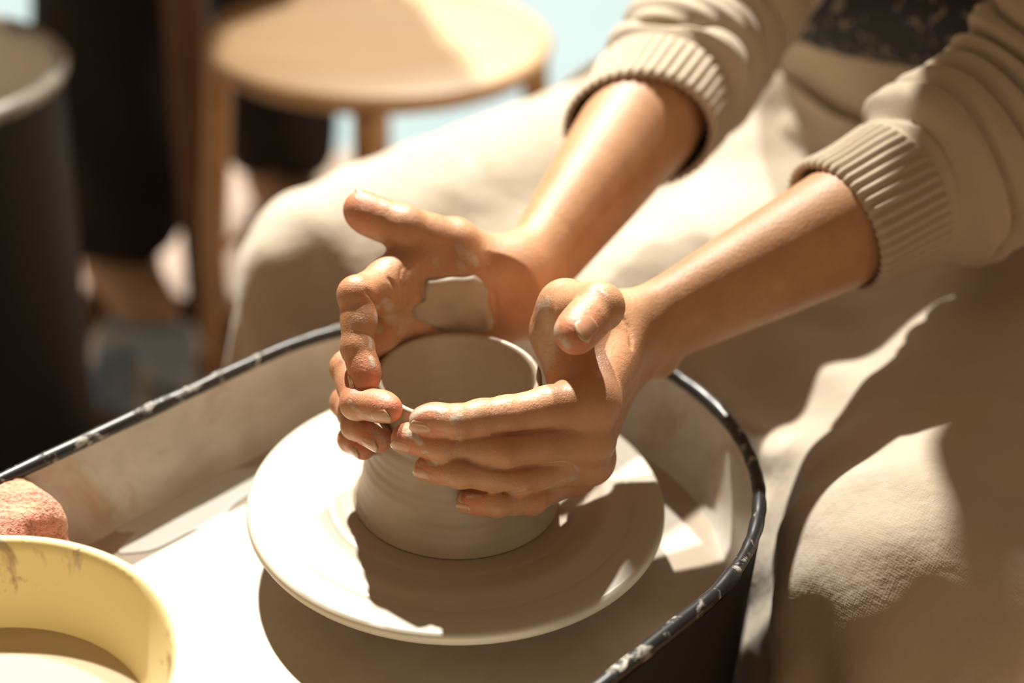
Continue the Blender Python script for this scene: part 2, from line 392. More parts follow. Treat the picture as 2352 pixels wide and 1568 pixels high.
# ================================================================== BOWL AND SPONGE
bz = .045; bc = onz(-105, 1548, bz); br = .0885
prof = [(0, PFLOOR+.001), (.052, PFLOOR+.001), (.056, PFLOOR+.004), (.070, PFLOOR+.03), (.080, .01), (br-.001, bz-.004), (br+.0022, bz-.003), (br+.0028, bz-.0008), (br+.001, bz+.0006), (br-.0016, bz-.001), (br-.003, bz-.006), (.077, .01), (.067, PFLOOR+.03), (.052, PFLOOR+.006), (0, PFLOOR+.005)]
vv, ff = lathe(prof, 96)
mb = mat('yellow_plastic', (.78, .60, .22), .35, Subsurface_Weight=.0); t = NT(mb)
n = t.noise(20, 6, .62, 1.0); r = t.ramp(n, 'Fac', [(.595, BLK), (.65, WHT)])
n2 = t.noise(60, 4); r2 = t.ramp(n2, 'Fac', [(.4, (.40, .27, .12)), (.6, (.52, .44, .33))])
x = t.mix((r, 'Color'), (.80, .68, .36), (r2, 'Color')); t.setcol(x); t.setbump(t.bump(r, 'Color', .5, .0008))
bowl = mesh('bowl', vv, ff, mb); bowl.location = (bc[0], bc[1], 0)
tag(bowl, 'yellow plastic bowl of slip with clay stains beside the sponge', 'bowl')
vv, ff = lathe([(0, .004), (.02, .0042), (.0745, .0045), (.0755, .0035)], 72)
sl = mesh('slip_water', vv, ff, mat('slip_water', (.55, .44, .32), .12), bowl); sl['label'] = 'beige slip water in the bowl'
sc = V([-.2330, -.0575, -.0110])
def sponge_field(P):
    q = P-sc.astype(np.float32); u = q@EA.astype(np.float32); v_ = q@NA.astype(np.float32); z = q[:, 2]
    d = np.stack([np.abs(u)-.030, np.abs(v_+.15*z)-.012, np.abs(z)-.0185], 1)
    out = np.linalg.norm(np.maximum(d, 0), axis=1)+np.minimum(d.max(1), 0)-.010
    return out+.0013*np.sin(u*260+z*90)*np.sin(z*240+1)*np.sin(v_*220+.7)+.0007*np.sin(u*900)*np.sin(z*820)*np.sin(v_*870+1)
v_, q_ = extract(sponge_field, sc-.06, sc+.06, .0016)
msp = mat('sponge_pink', (.70, .28, .19), .95); t = NT(msp)
n = t.noise(420, 3, .7); r = t.ramp(n, 'Fac', [(.36, (.46, .15, .09)), (.5, (.74, .32, .23))])
n2 = t.noise(30, 4); r2 = t.ramp(n2, 'Fac', [(.52, BLK), (.66, WHT)])
x = t.mix((r2, 'Color'), (r, 'Color'), (.62, .40, .24)); t.setcol(x); t.setbump(t.bump(n, 'Fac', 1., .0025))
o = link('sponge', npmesh('sponge', v_, q_), msp); tag(o, 'salmon pink porous sponge behind the yellow bowl', 'sponge')

# ================================================================== THE POTTER: hands and forearms
H_L = dict(w=(.0860, .0420, .0735), i0=(.0665, -.0279, .0802), i1=(.0244, -.0429, .0798), i2=(.0021, -.0515, .0812), i3=(-.0148, -.0477, .0782),
  m0=(.0650, -.0290, .0594), m1=(.0245, -.0515, .0662), m2=(-.0041, -.0500, .0657), m3=(-.0238, -.0442, .0653),
  r0=(.0666, -.0220, .0414), r1=(.0325, -.0500, .0485), r2=(.0039, -.0575, .0560), r3=(-.0126, -.0484, .0509),
  p0=(.0600, -.0130, .0265), p1=(.0384, -.0442, .0322), p2=(.0220, -.0555, .0378), p3=(.0074, -.0508, .0334),
  t0=(.0773, .0374, .0860), t1=(.0529, .0078, .1114), t2=(.0669, -.0198, .1279), t3=(.0555, -.0409, .1252), elbow=(.312, .176, .145))
H_R = dict(w=(.0300, .0830, .0820), i0=(-.0300, .0525, .1040), i1=(-.0515, .0102, .1130), i2=(-.0497, -.0079, .0935), i3=(-.0452, -.0208, .0813),
  m0=(-.0364, .0513, .0790), m1=(-.0560, .0034, .0742), m2=(-.0485, -.0264, .0728), m3=(-.0320, -.0378, .0773),
  r0=(-.0310, .0540, .0600), r1=(-.0580, .0103, .0488), r2=(-.0500, -.0178, .0543), r3=(-.0370, -.0332, .0562),
  p0=(-.0240, .0560, .0430), p1=(-.0510, .0161, .0340), p2=(-.0540, -.0047, .0365), p3=(-.0468, -.0200, .0415),
  t0=(.0159, .0900, .0850), t1=(-.0067, .0687, .1136), t2=(-.0327, .0560, .1280), t3=(-.0542, .0620, .1349), elbow=(.152, .336, .140))
FR = dict(i=(.0112, .0094, .0080, .0068), m=(.0112, .0089, .0079, .0069), r=(.0104, .0083, .0074, .0065), p=(.0096, .0080, .0069, .0060), t=(.0135, .0130, .0118, .0100))

class Hand:
    def __init__(s, J, thumb_dorsal, tilt, extra=()):
        s.extra = extra
        s.J = J = {k: V(v, dtype=float) for k, v in J.items()}
        s.creases = []
        s.long = nrm(J['m0']-J['w']); ac = J['i0']-J['p0']; s.across = nrm(ac-s.long*(ac@s.long))
        n = np.cross(s.long, s.across); rad = J['m0']*V([1, 1, 0]); s.dors = n if n@rad > 0 else -n
        s.pal = {}
        for f in 'imrp':
            js = [J[f+str(k)] for k in range(4)]
            for k in range(3):
                seg = nrm(js[k+1]-js[k]); mid = (js[k]+js[k+1])/2; q = -mid*V([1, 1, 0]); q = q/np.linalg.norm(q)
                bend = np.zeros(3)
                if k < 2: bend = nrm(js[k+2]-js[k+1])-seg
                if k > 0: bend = bend+seg-nrm(js[k]-js[k-1])
                if bend@q < 0: bend = bend*0
                if k == 2: q = q+V([0, 0, tilt])
                p = q*.7+bend*.6; p = p-seg*(p@seg); s.pal[f, k] = nrm(p)
        for k in range(3):
            seg = nrm(J['t%d' % (k+1)]-J['t%d' % k]); p = -V(thumb_dorsal, dtype=float); p = p-seg*(p@seg); s.pal['t', k] = nrm(p)
        ft = nrm(J['elbow']-J['w']); s.fl = ft; u = s.across-ft*(s.across@ft); s.fu = nrm(u); s.fv = np.cross(ft, s.fu)
        if s.fv@s.dors < 0: s.fv = -s.fv
        s.Lf = np.linalg.norm(J['elbow']-J['w'])
    def finger(s, P, f):
        J = s.J; R = FR[f]; js = [J[f+str(k)] for k in range(4)]; d = None
        for k in range(3):
            a, b = js[k], js[k+1]; pl = s.pal[f, k]; mid = (a+b)/2; rm = (R[k]+R[k+1])/2
            e = cone(P, a, b, R[k]*(.95 if k else 1), R[k+1]*.97)
            e = smin(e, ball(P, mid+pl*.0016, rm*.88), .005)
            d = e if d is None else smin(d, e, .0025)
            if k: d = smin(d, ball(P, a-pl*.0008, R[k]*.93), .003)
        tipd = nrm(js[3]-js[2]); d = smin(d, ball(P, js[3]-tipd*.004+s.pal[f, 2]*.0018, R[3]*.98), .004)
        return d
    def base(s, P):
        J = s.J; A = s.across; W = J['w']; f32 = np.float32
        c = dict(i=W+A*.014+s.long*.008, m=W+A*.005+s.long*.008, r=W-A*.005+s.long*.008, p=W-A*.014+s.long*.006)
        palm = None
        for f, r0, r1 in (('i', .0135, .0118), ('m', .0140, .0120), ('r', .0135, .0114), ('p', .0130, .0104)):
            e = cone(P, c[f], J[f+'0']-s.dors*.001, r0, r1); palm = e if palm is None else smin(palm, e, .011)
        palm = smin(palm, cone(P, W-A*.014+s.long*.012-s.dors*.006, J['p0']-s.long*.018-s.dors*.004, .0125, .0095), .010)   # heel of the hand
        for a, b in ('im', 'mr', 'rp'):
            pa = J[a+'0']+(J[a+'1']-J[a+'0'])*.36; pb = J[b+'0']+(J[b+'1']-J[b+'0'])*.36
            palm = smin(palm, cone(P, pa, pb, .0058, .0052), .008)
            palm = smin(palm, cone(P, J[a+'0'], J[b+'0'], .0100, .0096), .008)
        for f in 'imrp': palm = smin(palm, ball(P, J[f+'0']+s.dors*.0030, FR[f][0]*.84), .006)
        # thumb
        th = s.finger(P, 't')
        th = smin(th, cone(P, J['t0']-s.dors*.004, J['t1']-s.dors*.002, .0150, .0122), .006)
        th = smin(th, ball(P, (J['t0']*.55+J['t1']*.45)-s.dors*.007-A*.004, .0155), .010)
        web = cone(P, J['t0']*.25+J['t1']*.75, J['i0']*.8+J['w']*.2, .0070, .0075)
        web = smin(web, cone(P, J['t0']*.7+J['t1']*.3, J['i0']*.55+J['w']*.45, .0100, .0100), .010)
        d = smin(palm, smin(th, web, .010), .010)
        for a, b, ra, rb, k in s.extra: d = smin(d, cone(P, a, b, ra, rb), k)
        fg = None
        for f in 'imrp':
            e = s.finger(P, f); fg = e if fg is None else smin(fg, e, .0008)
        d = smin(d, fg, .0055)
        # forearm
        q = P-W.astype(f32); h = q@s.fl.astype(f32); u = q@s.fu.astype(f32); v = q@s.fv.astype(f32); x = h/s.Lf
        a = np.interp(x, [-.06, 0, .12, .35, .6, .85, 1.], [.0265, .0262, .0268, .0335, .0400, .0395, .0350]).astype(f32)
        b = np.interp(x, [-.06, 0, .12, .35, .6, .85, 1.], [.0190, .0190, .0205, .0275, .0340, .0350, .0330]).astype(f32)
        sh = np.interp(x, [0, .5, 1], [0, .002, 0]).astype(f32)
        rad = np.sqrt((u/a)**2+((v-sh)/b)**2); fa = (rad-1)*(a+b)/2
        fa = np.maximum(fa, np.maximum(-h-.010, h-s.Lf-.02))
        d = smin(d, fa, .014)
        d = smin(d, ball(P, W-s.fu*.019+s.fl*.016+s.fv*.010, .0085), .008)      # ulna head
        return d
    def field(s, P):
        d = s.base(P)
        near = np.abs(d) < .006
        if s.creases and near.any():
            Q = P[near]; e = d[near]
            for pts, r, k in s.creases: e = smax(e, r-polydist(Q, pts), k)
            d[near] = e
        return d
    def project(s, pts):
        h = march_many(s.base, [CAM]*len(pts), [ray(x, y) for x, y in pts], .66, .90, 700)
        return [x for x in h if x is not None]
def cr(pts, sc, ox, oy): return [(ox+x/sc, oy+y/sc) for x, y in pts]
A_ = lambda p: cr(p, 6.533, 1180, 620)
B_ = lambda p: cr(p, 5.6, 760, 560)
C_ = lambda p: cr(p, 6.273, 750, 820)
D_ = lambda p: cr(p, 4.356, 900, 880)
LH = Hand(H_L, (.55, -.55, .62), .40, (((.0560, .0310, .0860), (.0505, .0120, .0945), .0165, .0160, .010), ((.0590, .0230, .0700), (.0585, -.0030, .0680), .0140, .0130, .010),
  ((.0540, .0080, .0960), (.0590, -.0150, .0850), .0120, .0090, .008), ((.0540, .0040, .0840), (.0570, -.0170, .0780), .0120, .0100, .008)))
RH = Hand(H_R, (.05, .80, .60), .30, (((-.0317, .0470, .0960), (-.0240, .0520, .0500), .0120, .0110, .009), ((-.0300, .0460, .0980), (-.0420, .0280, .1040), .0110, .0100, .006), ((-.0050, .0600, .1000), (-.0280, .0480, .1020), .0130, .0115, .010), ((-.0360, .0470, .0770), (-.0450, .0290, .0760), .0110, .0100, .006), ((-.0180, .0590, .1130), (-.0380, .0360, .1110), .0095, .0095, .006)))
def crease(h, pts, r=.0011, k=.0012, lift=.0004):
    q = h.project(pts)
    if len(q) > 1: h.creases.append(([p-nrm(ray(1176, 784))*lift for p in q], r, k))
for p in ([(1640, 720), (1720, 860), (1760, 1000), (1770, 1150)], ):
    crease(LH, A_(p), .0010, .0016, .0003)
for p in ([(470, 620), (560, 720), (620, 800)], [(740, 440), (820, 560), (880, 690)],
          [(1010, 300), (960, 400), (935, 560), (940, 760)], [(1120, 300), (1150, 420), (1165, 560), (1180, 700)], [(960, 260), (910, 330), (890, 450), (900, 560)]):
    crease(RH, B_(p), .0006, .0016, .0002)
crease(RH, B_([(2100, 600), (2130, 800), (2140, 980)]), .0008, .0016)

for p in ([(420, 495), (700, 540), (1100, 517), (1400, 490), (1600, 458), (1800, 440)], [(730, 770), (950, 850), (1150, 872), (1350, 850), (1550, 800)], [(740, 1062), (900, 1084), (1150, 1096), (1350, 1066), (1480, 1040)]):
    crease(LH, D_(p), .0007, .0014, .0002)
skin = clay_skin_material()
def stroke_field(h, strokes, P):
    out = np.zeros(len(P))
    for pts, r, val in strokes:
        q = h.project(pts)
        if not q: continue
        if len(q) == 1: q = q*2
        d = polydist(P.astype(np.float32), q); out = np.maximum(out, val*(1-smoothstep(r*.1, r*1.6, d)))
    return out
def hand_attrs(h, v, strokes):
    P = v.astype(np.float32); J = h.J
    fore = smoothstep(-.010, .012, (v-J['w'])@h.fl)
    rp = np.hypot(v[:, 0], v[:, 1])-np.interp(v[:, 2], prof_z, prof_r)
    rp = np.where(v[:, 2] > .078, np.maximum(rp, .012), rp)
    clay = .46*np.exp(-np.maximum(rp, 0)/.006)+.17
    clay = np.maximum(clay, stroke_field(h, strokes, P))
    tips = np.zeros(len(v)); kn = np.zeros(len(v))
    for f in 'imrpt':
        tips = np.maximum(tips, 1-smoothstep(.006, .020, np.linalg.norm(v-J[f+'3'], axis=1)))
        kn = np.maximum(kn, .6*(1-smoothstep(.006, .013, np.linalg.norm(v-J[f+'1'], axis=1))))
    red = np.maximum(tips*.75, kn*.5)*(1-fore)
    wet = (1-smoothstep(-.03, .005, (v-J['w'])@h.fl))
    return dict(clay=clay*(1-fore)+fore*(.02), wet=.85*wet, red=np.clip(red+.12*(1-fore), 0, 1))
ST_L = [(A_([(430, 640), (470, 880), (430, 1130), (480, 1300)]), .0105, .72), (D_([(175, 390), (250, 285), (340, 245), (430, 250), (520, 272)]), .0026, 1), (D_([(610, 375), (680, 345)]), .0022, .9), (D_([(170, 505), (240, 540), (290, 590)]), .0022, .85), (D_([(310, 690), (350, 690)]), .0015, .8),
  (D_([(730, 762), (950, 850), (1150, 872), (1350, 850), (1550, 795), (1700, 780), (1820, 815), (1870, 875)]), .0007, .9), (D_([(700, 1062), (900, 1085), (1150, 1096), (1350, 1066)]), .0007, .9),
  (D_([(1490, 1070), (1600, 1030), (1720, 970), (1850, 950)]), .0024, .62), (D_([(260, 790), (330, 800), (450, 800)]), .002, .66), (D_([(760, 1130), (900, 1112)]), .0014, .8), (D_([(690, 1100), (690, 1200)]), .0014, .9), (D_([(260, 820), (265, 900)]), .0013, .9),
  (A_([(640, 590), (560, 720), (440, 860)]), .0030, .62), (A_([(610, 900), (560, 1050), (560, 1180), (500, 1330)]), .0058, .80), (A_([(700, 1000), (780, 1120)]), .004, .75), (A_([(280, 900), (300, 1100), (350, 1300)]), .006, .55), (A_([(1300, 290), (1400, 400)]), .0018, .72)]
ST_R = [(B_([(580, 830), (590, 950), (600, 1080)]), .0034, 1), (B_([(690, 740), (760, 860), (790, 980)]), .0045, .75), (B_([(505, 1230), (515, 1340)]), .0016, 1), (B_([(520, 1480), (548, 1560)]), .0016, 1),
  (B_([(1650, 60), (1750, 150), (1850, 220)]), .0045, .60), (B_([(1650, 280), (1700, 340)]), .004, .55), (B_([(900, 800), (950, 950), (930, 1100)]), .007, .55), (B_([(1300, 130), (1400, 300)]), .006, .42),
  (C_([(640, 880), (760, 980), (860, 1030)]), .0024, .8), (C_([(760, 600), (800, 580)]), .0016, .6), (C_([(330, 650), (430, 750), (560, 830)]), .0020, .62), (C_([(560, 1180), (740, 1340)]), .0013, .9), (C_([(640, 1000), (800, 1150), (880, 1230)]), .0040, .58), (C_([(390, 1200), (420, 1300)]), .0014, .8)]
def build_hand(h, strokes, hs=.0009):
    P = np.array([h.J[k] for k in h.J]); lo = P.min(0)-.045; hi = P.max(0)+.045
    v, q = extract(h.field, lo, hi, hs); v = relax(v, q, 2, .45)
    return v, q, hand_attrs(h, v, strokes)

# nails: curved plates laid on the back of each fingertip
nail_mat = mat('nail', (.66, .42, .30), .22, Coat_Weight=.4); t = NT(nail_mat)
cc = t.n('ShaderNodeTexCoord'); sx = t.n('ShaderNodeSeparateXYZ'); t.l(cc, 'UV', sx, 'Vector'); nn_ = t.noise(300, 3, .6)
ad_ = t.n('ShaderNodeMath', operation='MULTIPLY_ADD'); t.l(nn_, 'Fac', ad_, 0); ad_.inputs[1].default_value = .12; t.l(sx, 'Y', ad_, 2)
rr_ = t.ramp(ad_, 0, [(.06, (.56, .36, .24)), (.2, (.54, .285, .165)), (.92, (.54, .285, .165)), (1., (.56, .39, .27))]); t.t.links.new(rr_.outputs['Color'], t.b.inputs['Base Color'])
def make_nail(h, f, parent, wd, ln, dors=None):
    J = h.J; a, b = J[f+'2'], J[f+'3']; ax = nrm(b-a); R = FR[f][3]
    d = -h.pal[f, 2] if dors is None else nrm(V(dors)-ax*(V(dors)@ax)); sd = np.cross(ax, d)
    c = b+ax*(R*.78-ln*.5); nu, nv = 13, 15; pts = []; uv = []; org = []; lifts = []
    for j in range(nv):
        vv_ = j/(nv-1)
        for i in range(nu):
            uu_ = i/(nu-1)*2-1; al = (vv_-.5)*2
            half = wd/2*(1-.10*max(0, al)**2); yy = al*ln/2
            if al < 0: half *= math.sqrt(max(.02, 1-abs(al)**3.2*.75))
            else: yy -= .26*ln*uu_*uu_*al
            o_ = c+ax*yy+sd*(uu_*half)
            org.append(o_)
            edge = max(abs(uu_), abs(al)); lift = -.0009*max(0, abs(uu_)-.8)/.2-.0008*max(0, -al-.8)/.2
            lifts.append(lift); uv.append((uu_*.5+.5, vv_))
    probe = [c-ax*ln*.42, c-ax*ln*.1, c+ax*ln*.12, c+sd*wd*.46-ax*ln*.1, c-sd*wd*.46-ax*ln*.1]
    hh = [(x-p)@d if x is not None else R*.9 for x, p in zip(march_many(h.field, V(probe)+d*.014, [-d]*5, 0, .02, 160), probe)]
    sl = np.clip((hh[2]-hh[0])/(ln*.54), -.30, .05); hs = np.clip((hh[1]-(hh[3]+hh[4])/2), .0012, .0034)
    pts = []
    for k, o_ in enumerate(org):
        uu_ = (o_-c)@sd/(wd*.46); yy = (o_-c)@ax+ln*.42; vn = yy/(ln*.92)
        pts.append(o_+d*(hh[0]+sl*yy-hs*uu_*uu_-.0008*max(0, vn-.55)**2*4+.00025+lifts[k]))
    pts = np.array(pts).reshape(nv, nu, 3)
    top = pts.reshape(-1, 3); bot = top-d*.0007; n_ = nu*nv
    fs = grid_faces(nv, nu).tolist(); ring = [i for i in range(nu)]+[j*nu+nu-1 for j in range(1, nv)]+[(nv-1)*nu+i for i in range(nu-2, -1, -1)]+[j*nu for j in range(nv-2, 0, -1)]
    fs = [tuple(x) for x in fs]+[(ring[k], ring[(k+1) % len(ring)], ring[(k+1) % len(ring)]+n_, ring[k]+n_) for k in range(len(ring))]
    o = mesh('fingernail', np.concatenate([top, bot]), fs, nail_mat, parent); add_uv(o.data, uv+uv)
    bm = bmesh.new(); bm.from_mesh(o.data); bmesh.ops.recalc_face_normals(bm, faces=bm.faces); bm.to_mesh(o.data); bm.free(); o.data.shade_smooth()
    return o

# ================================================================== THE POTTER: body below the clothes
KR, KL = V([-.095, .285, -.03]), V([.243, -.025, -.028])          # knees
HPR, HPL = V([.245, .585, -.02]), V([.455, .385, -.02])           # hips
AR, AL_ = V([-.11, .30, -.46]), V([.27, -.03, -.46])              # ankles
SHR, SHL = V([.295, .475, .415]), V([.490, .265, .405])                 # shoulders
PEL = (HPR+HPL)/2+V([.02, .02, .03]); CHE = (SHR+SHL)/2+V([.02, .02, -.06]); NECK = (SHR+SHL)/2+V([-.06, -.05, .04]); HEAD = V([.210, .298, .515])
ELL, ELR = LH.J['elbow'], RH.J['elbow']
FWD = -EA
def body_field(P):
    d = cone(P, PEL, CHE, .125, .125, NA, 1.15)
    d = smin(d, cone(P, SHR, SHL, .055, .055), .06)
    d = smin(d, cone(P, CHE, NECK, .06, .045), .05)
    d = smin(d, cone(P, NECK, HEAD, .047, .050), .02)
    hd = cone(P, HEAD+V([.015, .015, .015]), HEAD+FWD*.02-V([0, 0, .045]), .082, .062)
    hd = smin(hd, cone(P, HEAD+FWD*.088+V([0, 0, .012]), HEAD+FWD*.105-V([0, 0, .025]), .008, .013), .012)      # nose
    hd = smin(hd, cone(P, HEAD+FWD*.082-NA*.02-V([0, 0, .055]), HEAD+FWD*.082+NA*.02-V([0, 0, .055]), .009, .009), .012)   # lips
    for sg in (-1, 1):
        hd = smin(hd, ball(P, HEAD+FWD*.078+NA*(.031*sg)+V([0, 0, .013]), .014), .008)          # eyes
        hd = smin(hd, ball(P, HEAD+NA*(.080*sg)-V([0, 0, .01]), .028, NA, .35), .008)           # ears
    d = smin(d, hd, .02)
    for sh, el in ((SHR, ELR), (SHL, ELL)): d = smin(d, cone(P, sh, el, .050, .034), .03)
    for hp, kn, an, ft in ((HPR, KR, AR, FWD), (HPL, KL, AL_, FWD)):
        d = smin(d, cone(P, hp, kn, .085, .056), .04); d = smin(d, cone(P, kn, an, .052, .036), .02)
        d = smin(d, cone(P, an+V([0, 0, -.022]), an+ft*.15+V([0, 0, -.030]), .036, .028), .02)
    return d
lo = np.min([KR, KL, AR, AL_, SHR, SHL, HPL, HPR], 0)-V([.22, .22, .06]); hi = np.max([KR, KL, HPL, HPR, SHL, HEAD], 0)+V([.2, .2, .12]); lo[2] = FLOOR
vB, qB = extract(body_field, lo, hi, .008); vB = relax(vB, qB, 2, .5); vB[:, 2] = np.maximum(vB[:, 2], FLOOR+.001)
vL, qL, aL = build_hand(LH, ST_L); vR, qR, aR = build_hand(RH, ST_R)
vv = np.concatenate([vL, vR, vB]); qq = np.concatenate([qL, qR+len(vL), qB+len(vL)+len(vR)])
me = npmesh('person', vv, qq)
for k in aL:
    a = me.attributes.new(k, 'FLOAT', 'POINT'); a.data.foreach_set('value', np.concatenate([aL[k], aR[k], np.zeros(len(vB))]).astype(np.float32))
person = link('person', me, skin)
tag(person, 'seated potter in cream sweater and linen apron, muddy hands shaping the pot', 'person')
for f, wd, ln in (('i', .0098, .0115), ('m', .0100, .0115), ('r', .0096, .0110), ('p', .0080, .0090)):
    make_nail(LH, f, person, wd, ln); make_nail(RH, f, person, wd, ln)
make_nail(LH, 't', person, .0125, .0135); make_nail(RH, 't', person, .0115, .0120, (-.1, .55, .83))

# thick patch of clay on the right palm
poly = np.array(B_([(1230, 470), (1400, 440), (1620, 430), (1850, 410), (1960, 480), (2010, 590), (2000, 720), (2050, 880), (2080, 1000), (2060, 1110), (1900, 1120), (1450, 1130), (1330, 1070), (1200, 1000), (1080, 950), (1045, 860), (1100, 790), (1200, 720), (1210, 560)]))
gx = np.arange(poly[:, 0].min()-4, poly[:, 0].max()+4, 4.); gy = np.arange(poly[:, 1].min()-4, poly[:, 1].max()+4, 4.)
GX, GY = np.meshgrid(gx, gy, indexing='ij'); pq = np.stack([GX.ravel(), GY.ravel()], 1)
ins = np.zeros(len(pq), bool); ed = np.full(len(pq), 1e9)
for a, b in zip(poly, np.roll(poly, -1, 0)):
    c1 = (a[1] > pq[:, 1]) != (b[1] > pq[:, 1]); xx = (b[0]-a[0])*(pq[:, 1]-a[1])/(b[1]-a[1]+1e-9)+a[0]; ins ^= c1 & (pq[:, 0] < xx)
    ab = b-a; tt = np.clip(((pq-a)@ab)/(ab@ab), 0, 1); ed = np.minimum(ed, np.linalg.norm(pq-a-tt[:, None]*ab, axis=1))
sd_ = np.where(ins, ed, -ed); use = np.where(sd_ > -6)[0]
hits = march_many(RH.field, [CAM]*len(use), [ray(*pq[k]) for k in use], .74, .88, 220)
idm = {}; vs = []
for k, hit in zip(use, hits):
    if hit is None: continue
    s_ = sd_[k]; th = -.0008+.0042*np.sqrt(smoothstep(-4, 12, s_))+.0004*math.sin(pq[k][0]*.11)*math.sin(pq[k][1]*.09+1)
    idm[k] = len(vs); vs.append(hit-ray(*pq[k])*th)
ny = len(gy); fs = []
for i in range(len(gx)-1):
    for j in range(ny-1):
        c = [i*ny+j, (i+1)*ny+j, (i+1)*ny+j+1, i*ny+j+1]
        if all(x in idm for x in c): fs.append([idm[x] for x in c])
o = mesh('clay_patch', vs, [q[::-1] for q in fs], clay_material('thick_clay', (.44, .365, .27), .5, False), person); o['label'] = 'thick patch of wet clay on the right palm'

# ------------------------------------------------------------------ sweater
knit = fabric_mat('cream_knit', (.52, .435, .32), (.57, .485, .365), 420, .95, 20)
def catmull(pts, n):
    pts = np.asarray(pts, float); P = np.concatenate([[2*pts[0]-pts[1]], pts, [2*pts[-1]-pts[-2]]]); out = []
    m = len(pts)-1
    for k in range(n):
        x = k/(n-1)*m; i = min(int(x), m-1); t = x-i; a, b, c, d = P[i:i+4]
        out.append(.5*((2*b)+(c-a)*t+(2*a-5*b+4*c-d)*t*t+(3*b-a-3*c+d)*t**3))
    out = np.array(out); L = np.concatenate([[0], np.cumsum(np.linalg.norm(np.diff(out, axis=0), axis=1))])
    s = np.linspace(0, L[-1], n); return np.stack([np.interp(s, L, out[:, k]) for k in range(3)], 1), L[-1]
def frames(P, u0):
    T = np.gradient(P, axis=0); T /= np.linalg.norm(T, axis=1)[:, None]; u = u0; Us = []; Bs = []
    for i in range(len(P)):
        u = nrm(u-T[i]*(u@T[i])); Us.append(u); Bs.append(np.cross(T[i], u))
    return T, np.array(Us), np.array(Bs)
def sleeve(h, start, cuff_len, shoulder, r_cuff, r_fold, lam, amp, seed, tight=0.):
    J = h.J; p0 = J['w']+(J['elbow']-J['w'])*start; el = J['elbow']
    P, L = catmull([p0, p0*.5+el*.5, el+(shoulder-el)*.06, el*.6+shoulder*.4, shoulder], 420)
    toc = nrm(CAM-p0); T, Us, Bs = frames(P, nrm(toc)); s = np.linspace(0, L, 420); nt = 300
    th = np.linspace(0, 2*math.pi, nt, endpoint=False); TH, S_ = np.meshgrid(th, s)
    rng = np.random.RandomState(seed); ph = rng.rand(6)*6.28
    # folds: rounded ridges, sharp valleys, running around the arm and drifting along it
    ss = S_-cuff_len
    phase = ss/lam+.55*np.sin(TH+ph[0])*.6+.30*np.sin(2*TH+ph[1])+.18*np.sin(3*TH+ph[2]+ss*30)+.25*np.sin(ss*38+ph[3])
    ridge = np.sqrt(np.abs(np.sin(math.pi*phase))+.02)
    env = smoothstep(0, .018, ss)*(1-.55*smoothstep(.10, .26, ss))
    vary = .55+.45*np.sin(TH*1.+ph[4]+.9*phase)
    base = r_cuff+(r_fold-r_cuff)*smoothstep(-.002, .030, ss)+.004*smoothstep(.05, .2, ss)
    r = base+env*amp*(ridge*(.6+.4*vary)-.35)
    # second finer wrinkle family
    r += env*.0010*np.sin(2*math.pi*(ss/.011+1.1*np.sin(TH+ph[5])))*(.5+.5*np.sin(2*TH+ph[2]))
    # ribbed cuff
    cuffm = 1-smoothstep(-.003, .002, ss)
    r = r*(1-cuffm)+cuffm*(r_cuff+.0010*np.sign(np.sin(TH*45))*np.abs(np.sin(TH*45))**.6+.0016*smoothstep(-cuff_len, 0, ss)+.0010*np.sin(S_*90+2*TH))
    r = np.where(S_ < .004, r-.0022*(1-S_/.004)**2, r)
    ob = 1+.0*S_
    V_ = P[:, None, :]+(np.cos(TH)*r)[..., None]*Us[:, None, :]+(np.sin(TH)*r*ob)[..., None]*Bs[:, None, :]
    if tight:
        sk = tight*((np.cos(TH)[..., None]*Us[:, None, :]+np.sin(TH)[..., None]*Bs[:, None, :])@RR)*np.exp(-S_/.06)
        V_ = V_+sk[..., None]*T[:, None, :]
    # turn the hem inside
    sk0 = (tight*((np.cos(th)[:, None]*Us[0]+np.sin(th)[:, None]*Bs[0])@RR))[:, None]*T[0]
    inner = [sk0+P[0]+T[0]*.0002+(np.cos(th)*(r[0]-.0020))[:, None]*Us[0]+(np.sin(th)*(r[0]-.0020))[:, None]*Bs[0],
             sk0+P[8]+(np.cos(th)*(r_cuff-.0030))[:, None]*Us[8]+(np.sin(th)*(r_cuff-.0030))[:, None]*Bs[8]]
    allv = np.concatenate([inner[1][None], inner[0][None], V_], 0); nr = allv.shape[0]
    me = npmesh('sleeve', allv.reshape(-1, 3), grid_faces(nr, nt, False, True)[:, ::-1])
    uv = np.stack([np.tile(th/6.283*.32, nr), np.repeat(np.concatenate([[0, 0], s]), nt)], 1); add_uv(me, uv)
    return link('sleeve', me, knit)
def torso_field(P):
    d = cone(P, PEL+V([0, 0, .02]), CHE, .150, .148, NA, 1.12)
    d = smin(d, cone(P, SHR, SHL, .075, .075), .06)
    for sh, el in ((SHR, ELR), (SHL, ELL)): d = smin(d, cone(P, sh, sh*.65+el*.35, .068, .062), .04)
    d = np.maximum(d, P[:, 2]-(NECK[2]+.015))
    u = (P-PEL.astype(np.float32))
    return d+.004*np.sin(P[:, 2]*70+8*u[:, 0])*np.sin(u@NA.astype(np.float32)*25)
v_, q_ = extract(torso_field, V([.0, .15, -.10]), V([.68, .75, .56]), .007)
me = npmesh('sweater', v_, q_); add_uv(me, v_[:, [0, 2]])
sweater = link('sweater', me, knit, person); sweater['label'] = 'cream ribbed-cuff knit sweater with bunched sleeves'
s1 = sleeve(LH, .515, .048, SHL, .0412, .0535, .0250, .0125, 4); s1.parent = sweater
s2 = sleeve(RH, .565, .044, SHR, .0450, .0490, .0290, .0085, 9, .016); s2.parent = sweater
